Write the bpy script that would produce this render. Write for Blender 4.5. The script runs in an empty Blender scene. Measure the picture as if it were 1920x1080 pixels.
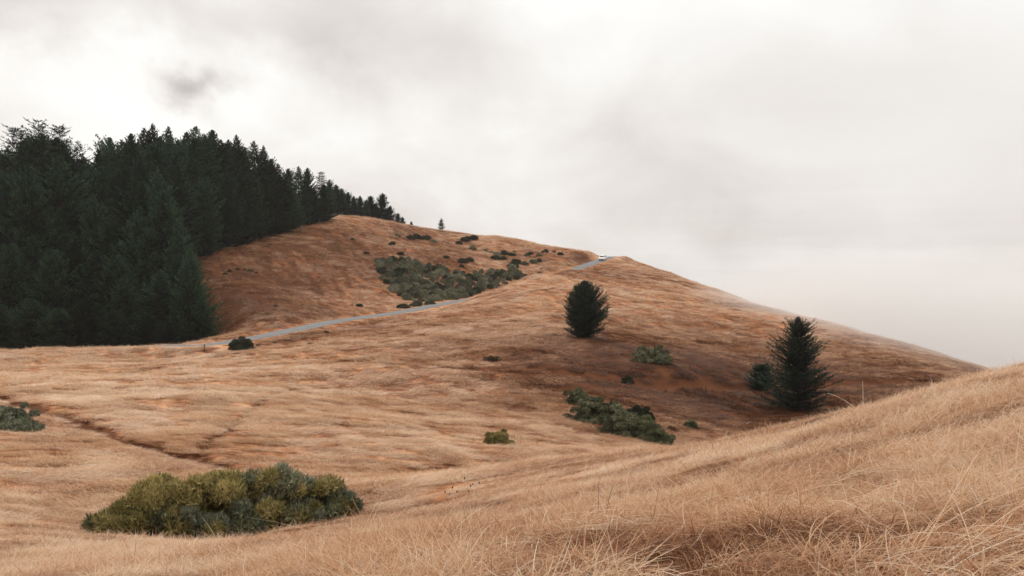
import bpy, math, random
import numpy as np
from mathutils import Vector

rnd = random.Random(7)
rng = np.random.default_rng(11)
sc = bpy.context.scene

# ------------------------------------------------------------------ camera, sky, sun, exposure
FPX = 1867.0                       # focal length in pixels of the 1920 wide photograph
cam_d = bpy.data.cameras.new('camera'); cam_d.sensor_width = 36; cam_d.lens = 36 * FPX / 1920
cam_d.clip_start = 0.1; cam_d.clip_end = 60000
cam = bpy.data.objects.new('camera', cam_d); sc.collection.objects.link(cam)
cam.location = (0, 0, 0); cam.rotation_euler = (math.radians(90), 0, 0)
sc.camera = cam

SUN_EL, SUN_AZ = math.radians(42), math.radians(-42)      # azimuth from +Y towards +X
sun_dir = Vector((math.sin(SUN_AZ) * math.cos(SUN_EL), math.cos(SUN_AZ) * math.cos(SUN_EL), math.sin(SUN_EL)))
sun_d = bpy.data.lights.new('sun', 'SUN'); sun_d.energy = 1.5; sun_d.angle = math.radians(18); sun_d.color = (1, .95, .88)
sun = bpy.data.objects.new('sun', sun_d); sc.collection.objects.link(sun)
sun.rotation_euler = sun_dir.to_track_quat('Z', 'Y').to_euler()

world = bpy.data.worlds.new('World'); sc.world = world; world.use_nodes = True


class NT:
    """small helper for writing node trees"""
    def __init__(s, tree):
        s.t = tree; s.n = tree.nodes; s.l = tree.links
    def node(s, typ, props=None, **ins):
        nd = s.n.new(typ)
        for k, v in (props or {}).items(): setattr(nd, k, v)
        for k, v in ins.items():
            key = int(k[1:]) if k[0] == '_' and k[1:].isdigit() else k.replace('_', ' ')
            sock = nd.inputs[key]
            if isinstance(v, bpy.types.NodeSocket): s.l.new(v, sock)
            else: sock.default_value = v
        return nd
    def math(s, op, a, b=0.0, clamp=False):
        return s.node('ShaderNodeMath', dict(operation=op, use_clamp=clamp), _0=a, _1=b).outputs[0]
    def mix(s, f, a, b, blend='MIX'):
        m = s.n.new('ShaderNodeMix'); m.data_type = 'RGBA'; m.blend_type = blend
        for sock, v in ((m.inputs[0], f), (m.inputs[6], a), (m.inputs[7], b)):
            if isinstance(v, bpy.types.NodeSocket): s.l.new(v, sock)
            else: sock.default_value = v if not isinstance(v, tuple) or len(v) == 4 else (*v, 1)
        return m.outputs[2]
    def ramp(s, fac, stops, interp='LINEAR'):
        r = s.n.new('ShaderNodeValToRGB'); s.l.new(fac, r.inputs[0]); r.color_ramp.interpolation = interp
        el = r.color_ramp.elements
        while len(el) < len(stops): el.new(0.5)
        for e, (p, c) in zip(el, stops):
            e.position = p; e.color = (*c, 1) if len(c) == 3 else c
        return r.outputs[0]


def build_sky():
    W = NT(world.node_tree); world.node_tree.nodes.clear()
    sky = W.node('ShaderNodeTexSky', dict(sky_type='NISHITA', sun_disc=False, sun_elevation=SUN_EL, sun_rotation=SUN_AZ,
                                          air_density=1.2, dust_density=3.0))
    tc = W.node('ShaderNodeTexCoord').outputs['Generated']
    sep = W.node('ShaderNodeSeparateXYZ', _0=tc)
    el = W.math('MAXIMUM', sep.outputs[2], 0.0)
    # clouds as a flat layer high above: the direction divided by its height
    hz = W.math('ADD', el, 0.22)
    cx = W.math('DIVIDE', sep.outputs[0], hz); cy = W.math('DIVIDE', sep.outputs[1], hz)
    cp = W.node('ShaderNodeCombineXYZ', _0=cx, _1=cy, _2=0.0).outputs[0]
    n1 = W.node('ShaderNodeTexNoise', dict(noise_dimensions='3D'), Vector=cp, Scale=1.1, Detail=7.0, Roughness=.52, Distortion=.25).outputs[0]
    n2 = W.node('ShaderNodeTexNoise', dict(noise_dimensions='3D'), Vector=W.node('ShaderNodeVectorMath', dict(operation='MULTIPLY'), _0=tc, _1=(1.0, 1.0, 1.7)).outputs[0], Scale=4.6, Detail=8.0, Roughness=.52, Distortion=.5).outputs[0]
    # low bands of cloud near the horizon, stretched sideways
    bp = W.node('ShaderNodeVectorMath', dict(operation='MULTIPLY'), _0=tc, _1=(3.0, 3.0, 60.0)).outputs[0]
    n3 = W.node('ShaderNodeTexNoise', Vector=bp, Scale=1.6, Detail=4.0, Roughness=.6).outputs[0]
    dist = W.node('ShaderNodeVectorMath', dict(operation='SCALE'), _0=W.node('ShaderNodeTexNoise', Vector=tc, Scale=11.0, Detail=6.0, Roughness=.6).outputs[1], Scale=0.10).outputs[0]
    wt = W.node('ShaderNodeVectorMath', dict(operation='SUBTRACT'), _0=W.node('ShaderNodeVectorMath', dict(operation='ADD'), _0=tc, _1=dist).outputs[0], _1=(.05, .05, .05)).outputs[0]

    def cloud(px, py, rx, ry, amp, warp=wt):
        d = Vector(((px - 960) / FPX, 1, (540 - py) / FPX)).normalized()
        v = W.node('ShaderNodeVectorMath', dict(operation='SUBTRACT'), _0=warp, _1=tuple(d)).outputs[0]
        v = W.node('ShaderNodeVectorMath', dict(operation='MULTIPLY'), _0=v, _1=(FPX / rx, FPX / rx * .6, FPX / ry)).outputs[0]
        ln = W.node('ShaderNodeVectorMath', dict(operation='LENGTH'), _0=v).outputs[1]
        g = W.math('EXPONENT', W.math('MULTIPLY', W.math('MULTIPLY', ln, ln), -1.0))
        return W.math('MULTIPLY', g, amp)
    blobs = [(260, 140, 330, 130, .13), (440, 190, 210, 120, .08), (352, 168, 62, 36, -.55), (120, 5, 560, 80, -.26),
             (800, 90, 190, 130, -.15), (1180, 320, 230, 80, -.08), (1500, 140, 480, 160, -.07), (1560, 495, 420, 42, .085), (1750, 640, 420, 60, -.03), (1000, 250, 120, 50, .05), (700, 230, 150, 60, .05), (1180, 200, 160, 60, -.07), (560, 60, 160, 70, -.06), (920, 250, 70, 60, .07), (1080, 230, 60, 60, .05),
             (1120, 130, 110, 50, .06), (1250, 400, 160, 40, -.04), (900, 330, 260, 90, .03), (1700, 420, 420, 90, .0)]
    s = None
    for b in blobs:
        c = cloud(*b); s = c if s is None else W.math('ADD', s, c)
    calm = W.math('SUBTRACT', 1.0, W.math('MULTIPLY', W.math('ADD', sep.outputs[0], -.12), 3.2, clamp=True), clamp=True)
    v = W.math('ADD', s, W.math('MULTIPLY', W.math('SUBTRACT', n2, .5), W.math('ADD', W.math('MULTIPLY', calm, .52), .15)))
    v = W.math('ADD', v, W.math('MULTIPLY', W.math('SUBTRACT', n1, .5), .12))
    low = W.math('SUBTRACT', 1.0, W.math('MULTIPLY', el, 9.0), clamp=True)
    v = W.math('ADD', v, W.math('MULTIPLY', W.math('MULTIPLY', W.math('SUBTRACT', n3, .5), low), .22))
    v = W.math('ADD', v, .735)
    v = W.math('ADD', v, W.math('MULTIPLY', W.math('MINIMUM', el, .9), 1.05))        # overcast grows brighter overhead
    tint = W.ramp(W.math('MULTIPLY', W.math('SUBTRACT', v, .5), 2.0, clamp=True),
                  [(0, (1.02, .985, .97)), (.35, (1.055, .987, .945)), (.62, (1.045, .993, .950)), (1, (1.015, 1.0, .968))])
    vv = W.math('MULTIPLY', v, 9.6)
    col = W.node('ShaderNodeVectorMath', dict(operation='SCALE'), _0=tint, Scale=vv).outputs[0]
    out = W.mix(.96, sky.outputs[0], col)
    bg = W.node('ShaderNodeBackground', Color=out, Strength=0.1)
    o = W.n.new('ShaderNodeOutputWorld'); W.l.new(bg.outputs[0], o.inputs[0])


build_sky()
sc.view_settings.view_transform = 'Standard'; sc.view_settings.look = 'None'
sc.view_settings.gamma = 1; sc.view_settings.exposure = 0.05; sc.view_settings.use_curve_mapping = False
sc.cycles.max_bounces = 6; sc.cycles.diffuse_bounces = 3; sc.cycles.transparent_max_bounces = 4
sc.cycles.volume_bounces = 1; sc.cycles.volume_step_rate = 10

HAZE = 0.000075

# ------------------------------------------------------------------ helpers
def tag(o, label=None, cat=None, group=None, kind=None):
    if label: o['label'] = label
    if cat: o['category'] = cat
    if group: o['group'] = group
    if kind: o['kind'] = kind
    return o

def empty(name, loc, rz=0):
    o = bpy.data.objects.new(name, None); sc.collection.objects.link(o)
    o.location = loc; o.rotation_euler = (0, 0, rz); o.empty_display_size = .3
    return o

def mesh_np(name, v, tris=None, quads=None, attrs=None, smooth=False):
    """mesh from numpy arrays; attrs: dict of per-vertex floats"""
    me = bpy.data.meshes.new(name)
    v = np.asarray(v, np.float32)
    f3 = np.zeros((0, 3), np.int32) if tris is None else np.asarray(tris, np.int32)
    f4 = np.zeros((0, 4), np.int32) if quads is None else np.asarray(quads, np.int32)
    loops = np.concatenate([f3.ravel(), f4.ravel()])
    starts = np.concatenate([np.arange(len(f3)) * 3, len(f3) * 3 + np.arange(len(f4)) * 4])
    me.vertices.add(len(v)); me.vertices.foreach_set('co', v.ravel())
    me.loops.add(len(loops)); me.loops.foreach_set('vertex_index', loops)
    me.polygons.add(len(starts)); me.polygons.foreach_set('loop_start', starts.astype(np.int32))
    me.polygons.foreach_set('use_smooth', np.full(len(starts), smooth))
    for k, a in (attrs or {}).items():
        at = me.attributes.new(k, 'FLOAT', 'POINT'); at.data.foreach_set('value', np.asarray(a, np.float32))
    me.update(calc_edges=True)
    return me

def obj(name, me, mat=None, parent=None, loc=(0, 0, 0)):
    o = bpy.data.objects.new(name, me); sc.collection.objects.link(o)
    if mat and not me.materials: me.materials.append(mat)
    if parent: o.parent = parent
    o.location = loc
    return o

class MB:
    """collects tubes and boxes into one mesh"""
    def __init__(s): s.v = []; s.f = []
    def tube(s, pts, rad, n=6, cap=True):
        pts = [Vector(p) for p in pts]; b0 = len(s.v)
        for i, p in enumerate(pts):
            d = (pts[min(i + 1, len(pts) - 1)] - pts[max(i - 1, 0)]).normalized()
            a = d.orthogonal().normalized() if abs(d.z) < .95 else Vector((1, 0, 0)); b = d.cross(a).normalized(); a = b.cross(d)
            r = rad[i] if isinstance(rad, (list, tuple)) else rad
            for k in range(n):
                t = 2 * math.pi * k / n; s.v.append(p + a * math.cos(t) * r + b * math.sin(t) * r)
        for i in range(len(pts) - 1):
            for k in range(n):
                s.f.append((b0 + i * n + k, b0 + i * n + (k + 1) % n, b0 + (i + 1) * n + (k + 1) % n, b0 + (i + 1) * n + k))
        if cap:
            s.f.append(tuple(b0 + k for k in range(n))[::-1]); s.f.append(tuple(b0 + (len(pts) - 1) * n + k for k in range(n)))
        return s
    def box(s, c, d, taper=0.0):
        b0 = len(s.v); x, y, z = (q / 2 for q in d)
        for k in (-1, 1):
            q = 1 - taper * (k > 0)
            for i, j in ((-1, -1), (1, -1), (1, 1), (-1, 1)):
                s.v.append(Vector((c[0] + i * x * q, c[1] + j * y * q, c[2] + k * z)))
        s.f += [tuple(b0 + i for i in f) for f in ((3, 2, 1, 0), (4, 5, 6, 7), (0, 1, 5, 4), (1, 2, 6, 5), (2, 3, 7, 6), (3, 0, 4, 7))]
        return s
    def build(s, name, mat, parent=None, loc=(0, 0, 0), smooth=False):
        me = bpy.data.meshes.new(name); me.from_pydata([tuple(v) for v in s.v], [], s.f); me.update()
        if smooth: me.polygons.foreach_set('use_smooth', [True] * len(me.polygons))
        return obj(name, me, mat, parent, loc)

def h2(ix, iy, s):
    n = (ix.astype(np.int64) * 374761393 + iy.astype(np.int64) * 668265263 + s * 974634777) & 0x7fffffff
    n = ((n ^ (n >> 13)) * 1274126177) & 0x7fffffff
    return ((n ^ (n >> 16)) & 0xffffff) / float(0xffffff)

def vnoise(x, y, s=0):
    ix, iy = np.floor(x), np.floor(y); fx, fy = x - ix, y - iy
    fx = fx * fx * fx * (fx * (fx * 6 - 15) + 10); fy = fy * fy * fy * (fy * (fy * 6 - 15) + 10)
    a, b = h2(ix, iy, s), h2(ix + 1, iy, s); c, d = h2(ix, iy + 1, s), h2(ix + 1, iy + 1, s)
    return (a + (b - a) * fx) * (1 - fy) + (c + (d - c) * fx) * fy

def fbm(x, y, s=0, o=4, r=.5):
    t = 0; a = 1; w = 0
    for i in range(o):
        t = t + a * vnoise(x * 2 ** i + 17.3 * i, y * 2 ** i - 9.1 * i, s + i); w += a; a *= r
    return t / w

def sstep(a, b, x):
    t = np.clip((x - a) / (b - a), 0, 1); return t * t * (3 - 2 * t)

# ------------------------------------------------------------------ materials
def mat_new(name):
    m = bpy.data.materials.new(name); m.use_nodes = True; m.node_tree.nodes.clear()
    return m, NT(m.node_tree)

def finish(T, shader):
    o = T.n.new('ShaderNodeOutputMaterial'); T.l.new(shader, o.inputs[0])

GRASS = [(0.0, (.100, .037, .016)), (.20, (.235, .093, .040)), (.42, (.42, .208, .102)), (.62, (.565, .338, .192)), (.82, (.665, .462, .300)), (1.0, (.75, .60, .45))]

def leaf_shader(T, col, trans=.3, rough=.6, spec=.2):
    d = T.node('ShaderNodeBsdfPrincipled', Base_Color=col, Roughness=rough)
    d.inputs['Specular IOR Level'].default_value = spec
    tr = T.node('ShaderNodeBsdfTranslucent', Color=col)
    return T.node('ShaderNodeMixShader', _0=trans, _1=d.outputs[0], _2=tr.outputs[0]).outputs[0]

def make_grass_mat():
    m, T = mat_new('dry_grass')
    tone = T.node('ShaderNodeAttribute', dict(attribute_type='INSTANCER', attribute_name='tone')).outputs['Fac']
    bl = T.node('ShaderNodeAttribute', dict(attribute_name='blade')).outputs['Fac']
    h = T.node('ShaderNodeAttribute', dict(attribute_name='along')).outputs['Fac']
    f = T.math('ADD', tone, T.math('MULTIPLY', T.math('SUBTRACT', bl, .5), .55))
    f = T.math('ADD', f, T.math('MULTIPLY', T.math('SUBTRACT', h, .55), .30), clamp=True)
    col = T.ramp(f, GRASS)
    g = T.math('MULTIPLY', T.math('GREATER_THAN', bl, .93), T.math('MULTIPLY', T.math('SUBTRACT', tone, .25), 2.5, clamp=True))           # a few stems bleached grey
    col = T.mix(T.math('MULTIPLY', g, .3), col, (.62, .56, .49))
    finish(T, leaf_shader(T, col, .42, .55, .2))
    return m

def make_ground_mat():
    m, T = mat_new('grassy_ground')
    tone = T.node('ShaderNodeAttribute', dict(attribute_name='tone')).outputs['Fac']
    pos = T.node('ShaderNodeNewGeometry').outputs['Position']
    sp = T.node('ShaderNodeVectorMath', dict(operation='MULTIPLY'), _0=pos, _1=(1.0, 2.2, 1.0)).outputs[0]
    n = T.node('ShaderNodeTexNoise', Vector=sp, Scale=1.3, Detail=8.0, Roughness=.65).outputs[0]
    n2 = T.node('ShaderNodeTexNoise', Vector=pos, Scale=14.0, Detail=4.0, Roughness=.6).outputs[0]
    f = T.math('ADD', tone, T.math('MULTIPLY', T.math('SUBTRACT', n, .5), .4))
    f = T.math('ADD', f, T.math('MULTIPLY', T.math('SUBTRACT', n2, .5), .18))
    f = T.math('SUBTRACT', f, .32, clamp=True)
    col = T.ramp(f, GRASS)
    b = T.node('ShaderNodeBump', Strength=.6, Distance=.15, Height=T.math('ADD', n, T.math('MULTIPLY', n2, .3)))
    d = T.node('ShaderNodeBsdfPrincipled', Base_Color=col, Roughness=.95, Normal=b.outputs[0])
    d.inputs['Specular IOR Level'].default_value = .05
    finish(T, d.outputs[0])
    return m

def leaf_mat(name, stops, trans=.2, var=.5):
    m, T = mat_new(name)
    a = T.node('ShaderNodeAttribute', dict(attribute_name='leaf')).outputs['Fac']
    r = T.node('ShaderNodeObjectInfo').outputs['Random']
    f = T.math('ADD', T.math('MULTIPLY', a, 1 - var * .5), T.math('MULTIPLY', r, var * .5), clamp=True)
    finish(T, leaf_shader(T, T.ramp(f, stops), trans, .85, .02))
    return m

def plain(name, col, rough=.7, metal=0.0, noise=.0, scale=8.0, spec=.3):
    m, T = mat_new(name)
    c = (*col, 1)
    if noise:
        n = T.node('ShaderNodeTexNoise', Scale=scale, Detail=6.0, Roughness=.6, Vector=T.node('ShaderNodeNewGeometry').outputs['Position']).outputs[0]
        c = T.ramp(n, [(.25, tuple(q * (1 - noise) for q in col)), (.75, tuple(min(1, q * (1 + noise)) for q in col))])
    d = T.node('ShaderNodeBsdfPrincipled', Base_Color=c, Roughness=rough, Metallic=metal)
    d.inputs['Specular IOR Level'].default_value = spec
    finish(T, d.outputs[0]); return m

M_grass = make_grass_mat(); M_ground = make_ground_mat()
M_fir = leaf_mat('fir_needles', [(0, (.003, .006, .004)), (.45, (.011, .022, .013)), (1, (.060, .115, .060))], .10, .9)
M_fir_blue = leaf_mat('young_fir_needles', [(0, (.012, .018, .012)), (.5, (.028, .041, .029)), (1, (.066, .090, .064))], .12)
M_bark = plain('bark', (.028, .021, .017), .9, noise=.4, scale=6)
M_twig = plain('twig', (.10, .075, .055), .9, noise=.3)
M_grey = leaf_mat('grey_green_leaves', [(0, (.026, .029, .015)), (.5, (.125, .124, .068)), (1, (.42, .40, .25))], .2, .3)
M_teal = leaf_mat('sage_leaves', [(0, (.030, .036, .022)), (.5, (.165, .175, .112)), (1, (.41, .41, .29))], .2, .3)
M_yel = leaf_mat('yellow_green_leaves', [(0, (.040, .036, .012)), (.5, (.235, .195, .070)), (1, (.62, .49, .22))], .2, .3)
M_olive = leaf_mat('olive_leaves', [(0, (.030, .034, .018)), (.5, (.11, .115, .06)), (1, (.26, .25, .13))], .2, .3)
M_dark = leaf_mat('dark_leaves', [(0, (.018, .022, .013)), (.5, (.045, .050, .030)), (1, (.09, .09, .055))], .15, .3)
M_brown = leaf_mat('dry_brown_leaves', [(0, (.05, .028, .016)), (.5, (.12, .068, .038)), (1, (.24, .14, .08))], .2, .3)
M_scrub = leaf_mat('scrub_leaves', [(0, (.03, .031, .022)), (.5, (.145, .142, .090)), (1, (.42, .40, .28))], .2, .9)

# ------------------------------------------------------------------ the lie of the land
def W3(px, py, Y): return ((px - 960) / FPX * Y, Y, (540 - py) / FPX * Y)

CP = []
def cp(*a): CP.append(W3(*a))
def cw(x, y, z): CP.append((x, y, z))
# near slope under the photographer
cw(0, 0, -1.62); cw(-5, 0, -2.75); cw(6, 0, -.3); cw(14, 0, 1.0); cw(0, -15, -.9); cw(20, -15, 2.6); cw(-20, -15, -5.2); cw(-14, 3, -4.8); cw(28, 5, 2.5)
cp(960, 1080, 6.3); cp(1920, 1080, 5.0); cp(1500, 1080, 5.4); cp(0, 1080, 17); cp(400, 1080, 12); cp(700, 1080, 8.5)
cp(1920, 900, 9.5); cp(1500, 900, 13); cp(1200, 960, 12.5); cp(1920, 760, 17); cp(2200, 700, 16)
cp(1905, 690, 25); cp(1750, 733, 27); cp(1600, 772, 29); cp(1400, 820, 32); cp(1250, 846, 36); cp(1100, 868, 42); cp(1000, 872, 47); cp(850, 892, 46)
cp(2100, 645, 25); cp(2400, 590, 24)
cp(1200, 900, 22); cp(900, 980, 19); cp(700, 1010, 22); cp(650, 930, 40); cp(400, 1006, 34); cp(150, 1000, 31); cp(-200, 1000, 26)
cp(400, 900, 48); cp(0, 900, 45); cp(-400, 880, 42); cp(0, 830, 62); cp(0, 745, 100); cp(-300, 760, 80)
cp(300, 850, 60); cp(300, 750, 100); cp(600, 840, 68); cp(600, 740, 115); cp(800, 850, 68); cp(935, 838, 74)
cp(750, 900, 50)
# behind the near crest
cp(1100, 900, 62); cp(1250, 890, 60); cp(1400, 880, 56); cp(1600, 860, 50); cp(1800, 820, 48); cp(2000, 780, 48); cp(2300, 740, 50)
# ravine and the bowl
cp(1240, 835, 100); cp(1350, 815, 112); cp(1500, 800, 120); cp(1650, 790, 120); cp(1800, 770, 118)
cp(1100, 780, 112); cp(1500, 771, 138); cp(1350, 740, 145); cp(1225, 690, 152); cp(1092, 636, 172); cp(1000, 740, 125); cp(900, 700, 142)
cp(1650, 730, 155); cp(1800, 715, 160); cp(1500, 690, 168); cp(1380, 640, 200); cp(1200, 590, 218); cp(1620, 665, 185)
cp(750, 760, 118); cp(850, 640, 172); cp(1000, 600, 202); cp(900, 585, 225); cp(1000, 550, 248); cp(1130, 545, 258)
cp(1092, 525, 290); cp(1300, 570, 258); cp(1280, 545, 290)
# near meadow and its crest
cp(0, 700, 140); cp(200, 695, 145); cp(450, 690, 150); cp(640, 660, 165); cp(300, 669, 177); cp(383, 664, 178); cp(0, 668, 172); cp(-400, 670, 165)
cp(0, 656, 186); cp(130, 653, 188); cp(265, 656, 184); cp(-400, 655, 182)
# road
ROAD = [(120, 672, 212), (210, 655, 199), (300, 648, 193), (383, 646, 189), (480, 632, 197), (560, 616, 209), (640, 600, 227), (750, 585, 250), (830, 569, 268), (900, 558, 288),
        (965, 543, 310), (1030, 521, 331), (1080, 504, 349), (1125, 488, 374), (1145, 481, 400), (1160, 485, 430), (1160, 500, 470)]
for r in ROAD: cp(*r)
# shoulder of the spur
cp(840, 573, 255); cp(930, 548, 268); cp(1000, 518, 290); cp(1060, 508, 308); cp(1130, 512, 315); cp(1220, 524, 305)
# right skyline and the slope that falls away behind it
for p in ((1165, 481, 392), (1250, 512, 352), (1320, 536, 325), (1400, 565, 292), (1480, 588, 262), (1550, 606, 236), (1700, 646, 208), (1850, 692, 186)): cp(*p)
for x, y, z in ((75, 430, -2), (95, 360, -18), (110, 300, -24), (118, 250, -28), (128, 200, -36), (110, 150, -27), (150, 120, -40), (90, 90, -17), (190, 260, -80), (170, 400, -60)): cw(x, y, z)
# left hill with its hollow
for p in ((450, 600, 225), (400, 560, 240), (620, 570, 256), (390, 482, 285), (500, 452, 320), (600, 420, 358), (550, 530, 275), (650, 475, 318), (700, 445, 350), (850, 460, 372),
          (950, 468, 376), (710, 505, 305), (780, 560, 277), (850, 525, 315), (900, 490, 345), (960, 503, 345), (1010, 492, 358), (1070, 478, 375), (690, 540, 280),
          (612, 406, 385), (700, 409, 395), (760, 421, 400), (830, 433, 402), (890, 440, 400), (950, 446, 399), (1060, 466, 394), (1108, 474, 391)): cp(*p)
for x, y, z in ((-110, 335, 16), (-150, 330, 17), (-195, 300, 16), (-130, 400, 30), (-210, 400, 30), (-75, 460, 20), (-20, 460, 12), (20, 460, 3), (-140, 480, 18),
                (-70, 226, -13), (-100, 238, -13), (-150, 235, -13), (-200, 240, -8), (-120, 280, 0), (-170, 275, 2), (-260, 330, 10), (-220, 180, -8)): cw(x, y, z)
CP = np.array(CP); S0 = 100.0
PXY = CP[:, :2] / S0

def _phi(d2): return .5 * d2 * np.log(d2 + 1e-9)
def _fit():
    n = len(PXY); d2 = ((PXY[:, None] - PXY[None]) ** 2).sum(-1)
    r = np.hypot(CP[:, 0], CP[:, 1])
    A = np.zeros((n + 3, n + 3)); A[:n, :n] = _phi(d2) + np.diag(.00004 * (1 + (r / 60) ** 1.5)); A[:n, n] = 1; A[:n, n + 1:] = PXY
    A[n:, :n] = A[:n, n:].T
    b = np.zeros(n + 3); b[:n] = CP[:, 2]
    return np.linalg.solve(A, b)
TW = _fit()

def tps(x, y):
    x = np.asarray(x, float); y = np.asarray(y, float); out = np.empty(x.shape); xf, yf, of = x.ravel() / S0, y.ravel() / S0, np.empty(x.size)
    n = len(PXY)
    for i in range(0, x.size, 40000):
        a, b = xf[i:i + 40000], yf[i:i + 40000]
        d2 = (a[:, None] - PXY[:, 0]) ** 2 + (b[:, None] - PXY[:, 1]) ** 2
        of[i:i + 40000] = _phi(d2) @ TW[:n] + TW[n] + TW[n + 1] * a + TW[n + 2] * b
    return of.reshape(x.shape)

def catmull(P, n=14):
    P = np.array(P, float); P = np.vstack([2 * P[0] - P[1], P, 2 * P[-1] - P[-2]]); out = []
    for i in range(1, len(P) - 2):
        for t in np.arange(n) / n:
            out.append(.5 * (2 * P[i] + (P[i + 1] - P[i - 1]) * t + (2 * P[i - 1] - 5 * P[i] + 4 * P[i + 1] - P[i + 2]) * t * t + (3 * P[i] - P[i - 1] - 3 * P[i + 1] + P[i + 2]) * t ** 3))
    out.append(P[-2]); return np.array(out)

RP = catmull([W3(*r) for r in ROAD], 10); RW = 3.3

def near_path(x, y, P, reach):
    """distance to a polyline and its z there, only where it can matter"""
    d = np.full(x.shape, 1e3); z = np.zeros(x.shape)
    m = (x > P[:, 0].min() - reach) & (x < P[:, 0].max() + reach) & (y > P[:, 1].min() - reach) & (y < P[:, 1].max() + reach)
    if not m.any(): return d, z
    a, b = x[m], y[m]; dd = np.full(a.shape, 1e6); zz = np.zeros(a.shape)
    for i in range(len(P) - 1):
        p, q = P[i], P[i + 1]; e = q[:2] - p[:2]; L = (e ** 2).sum() + 1e-9
        t = np.clip(((a - p[0]) * e[0] + (b - p[1]) * e[1]) / L, 0, 1)
        r = np.hypot(a - p[0] - t * e[0], b - p[1] - t * e[1]); k = r < dd
        dd[k] = r[k]; zz[k] = (p[2] + t * (q[2] - p[2]))[k]
    d[m] = dd; z[m] = zz
    return d, z

def base_h(x, y):
    x = np.asarray(x, float); y = np.asarray(y, float)
    z = tps(x, y)
    # far away the land falls to the sea on every side
    r = np.hypot(x + 20, y - 190)
    z = np.where(r > 235, z * np.exp(-np.maximum(r - 235, 0) / 160) , z)
    z = z - np.maximum(r - 250, 0) * .28 * sstep(250, 420, r)
    z = np.maximum(z, -330)
    d, zr = near_path(x, y, RP, 14)
    w = 1 - sstep(RW + .6, RW + 7, d)
    return z * (1 - w) + (zr - .12) * w

def raymarch(px, py, y0=4., y1=460.):
    Y = y0 + (y1 - y0) * np.linspace(0, 1, 1200) ** 1.3
    x = (px - 960) / FPX * Y; zr = (540 - py) / FPX * Y
    g = base_h(x, Y); k = np.nonzero(g > zr)[0]
    i = k[0] if len(k) else int(np.argmin((zr - g) / Y))
    return Vector((x[i], Y[i], g[i]))

# worn animal trails, as sunken grooves: pixels of the photograph projected onto the land
TRAILS = []
def trail(pts, width, depth, ymax=400):
    P = np.array([tuple(raymarch(*p)) for p in pts]); TRAILS.append((catmull(P, 6), width, depth))
trail([(-60, 728), (0, 742), (80, 765), (160, 790), (240, 822), (310, 846), (375, 862), (430, 880)], .80, .60)
trail([(-90, 724), (-40, 733), (0, 742), (40, 752), (80, 765), (130, 780), (190, 802)], 1.2, .7)
trail([(372, 852), (400, 828), (450, 792), (500, 752), (540, 728)], .50, .34)
trail([(640, 672), (740, 680), (830, 690), (900, 700), (1000, 704)], 1.1, .35)
trail([(1000, 690), (1100, 703), (1200, 712), (1300, 716), (1420, 724), (1600, 718), (1740, 714)], 1.5, .55)
trail([(960, 655), (1030, 668), (1110, 690), (1180, 706)], .6, .25)
trail([(600, 888), (720, 884), (850, 874)], .8, .14)
trail([(380, 655), (450, 661), (560, 668), (700, 672)], .5, .25)

def trails(x, y):
    g = np.zeros(x.shape)
    dz = np.zeros(x.shape)
    for P, w, dep in TRAILS:
        d, _ = near_path(x, y, P, 5)
        k = np.exp(-(d / w) ** 2) * (.85 + .3 * vnoise(x * .35, y * .35, 77)); g = np.maximum(g, k * min(1, dep * 2.6)); dz = np.minimum(dz, -k * dep)
    return g, dz

def micro(x, y):
    r = np.hypot(x, y)
    far = sstep(30, 120, r)
    z = (fbm(x * .33, y * .33, 3, 3) - .5) * (.34 - .08 * far)
    z += (fbm(x * .07, y * .07, 9, 3) - .5) * (.35 + 1.3 * far)
    z *= sstep(3, 9, r)
    d, _ = near_path(x, y, RP, 14)
    return z * sstep(RW + .3, RW + 4, d)

def height(x, y):
    x = np.asarray(x, float); y = np.asarray(y, float)
    return base_h(x, y) + micro(x, y) + trails(x, y)[1]

def hz(x, y): return float(height(np.array([x]), np.array([y]))[0])
def on_land(px, py):
    p = raymarch(px, py); return Vector((p.x, p.y, hz(p.x, p.y)))
def at_depth(px, Y):
    x = (px - 960) / FPX * Y; return Vector((x, Y, hz(x, Y)))

LEAN = math.radians(-62)
def tone_at(x, y):
    """how bleached the grass is: 0 rust brown to 1 pale straw"""
    c, s = math.cos(LEAN), math.sin(LEAN); u = x * c + y * s; v = -x * s + y * c
    wx = fbm(x * .05, y * .05, 40, 3) * 6
    r = np.hypot(x, y); far = sstep(60, 160, r)
    t = .53 + .22 * (fbm(x * .03, y * .03, 21, 4) - .5) * 2
    t += (.25 - .05 * far) * (fbm((u + wx) * .07, (v + wx) * .75, 5, 4, .6) - .5) * 2
    t += .22 * (fbm(x * 1.1, y * 1.1, 6, 3) - .5) * 2
    t += .16 * (fbm(u * .16, v * 1.7, 15, 3) - .5) * 2 * far
    def bl(cx, cy, rx, ry): return np.exp(-((x - cx) / rx) ** 2 - ((y - cy) / ry) ** 2)
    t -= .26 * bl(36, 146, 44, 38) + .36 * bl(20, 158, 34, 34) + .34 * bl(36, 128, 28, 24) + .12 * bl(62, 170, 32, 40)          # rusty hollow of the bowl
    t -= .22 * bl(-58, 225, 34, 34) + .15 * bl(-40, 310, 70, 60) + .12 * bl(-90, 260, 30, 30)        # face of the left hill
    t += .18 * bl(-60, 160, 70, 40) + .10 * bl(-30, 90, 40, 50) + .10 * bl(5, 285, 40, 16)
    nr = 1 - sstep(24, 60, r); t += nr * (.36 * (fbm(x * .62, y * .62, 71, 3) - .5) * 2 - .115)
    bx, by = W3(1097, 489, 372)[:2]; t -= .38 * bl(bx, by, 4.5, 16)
    d, _ = near_path(x, y, RP, 14)
    t += .14 * (1 - sstep(RW, RW + 5, d))
    return t

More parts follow.
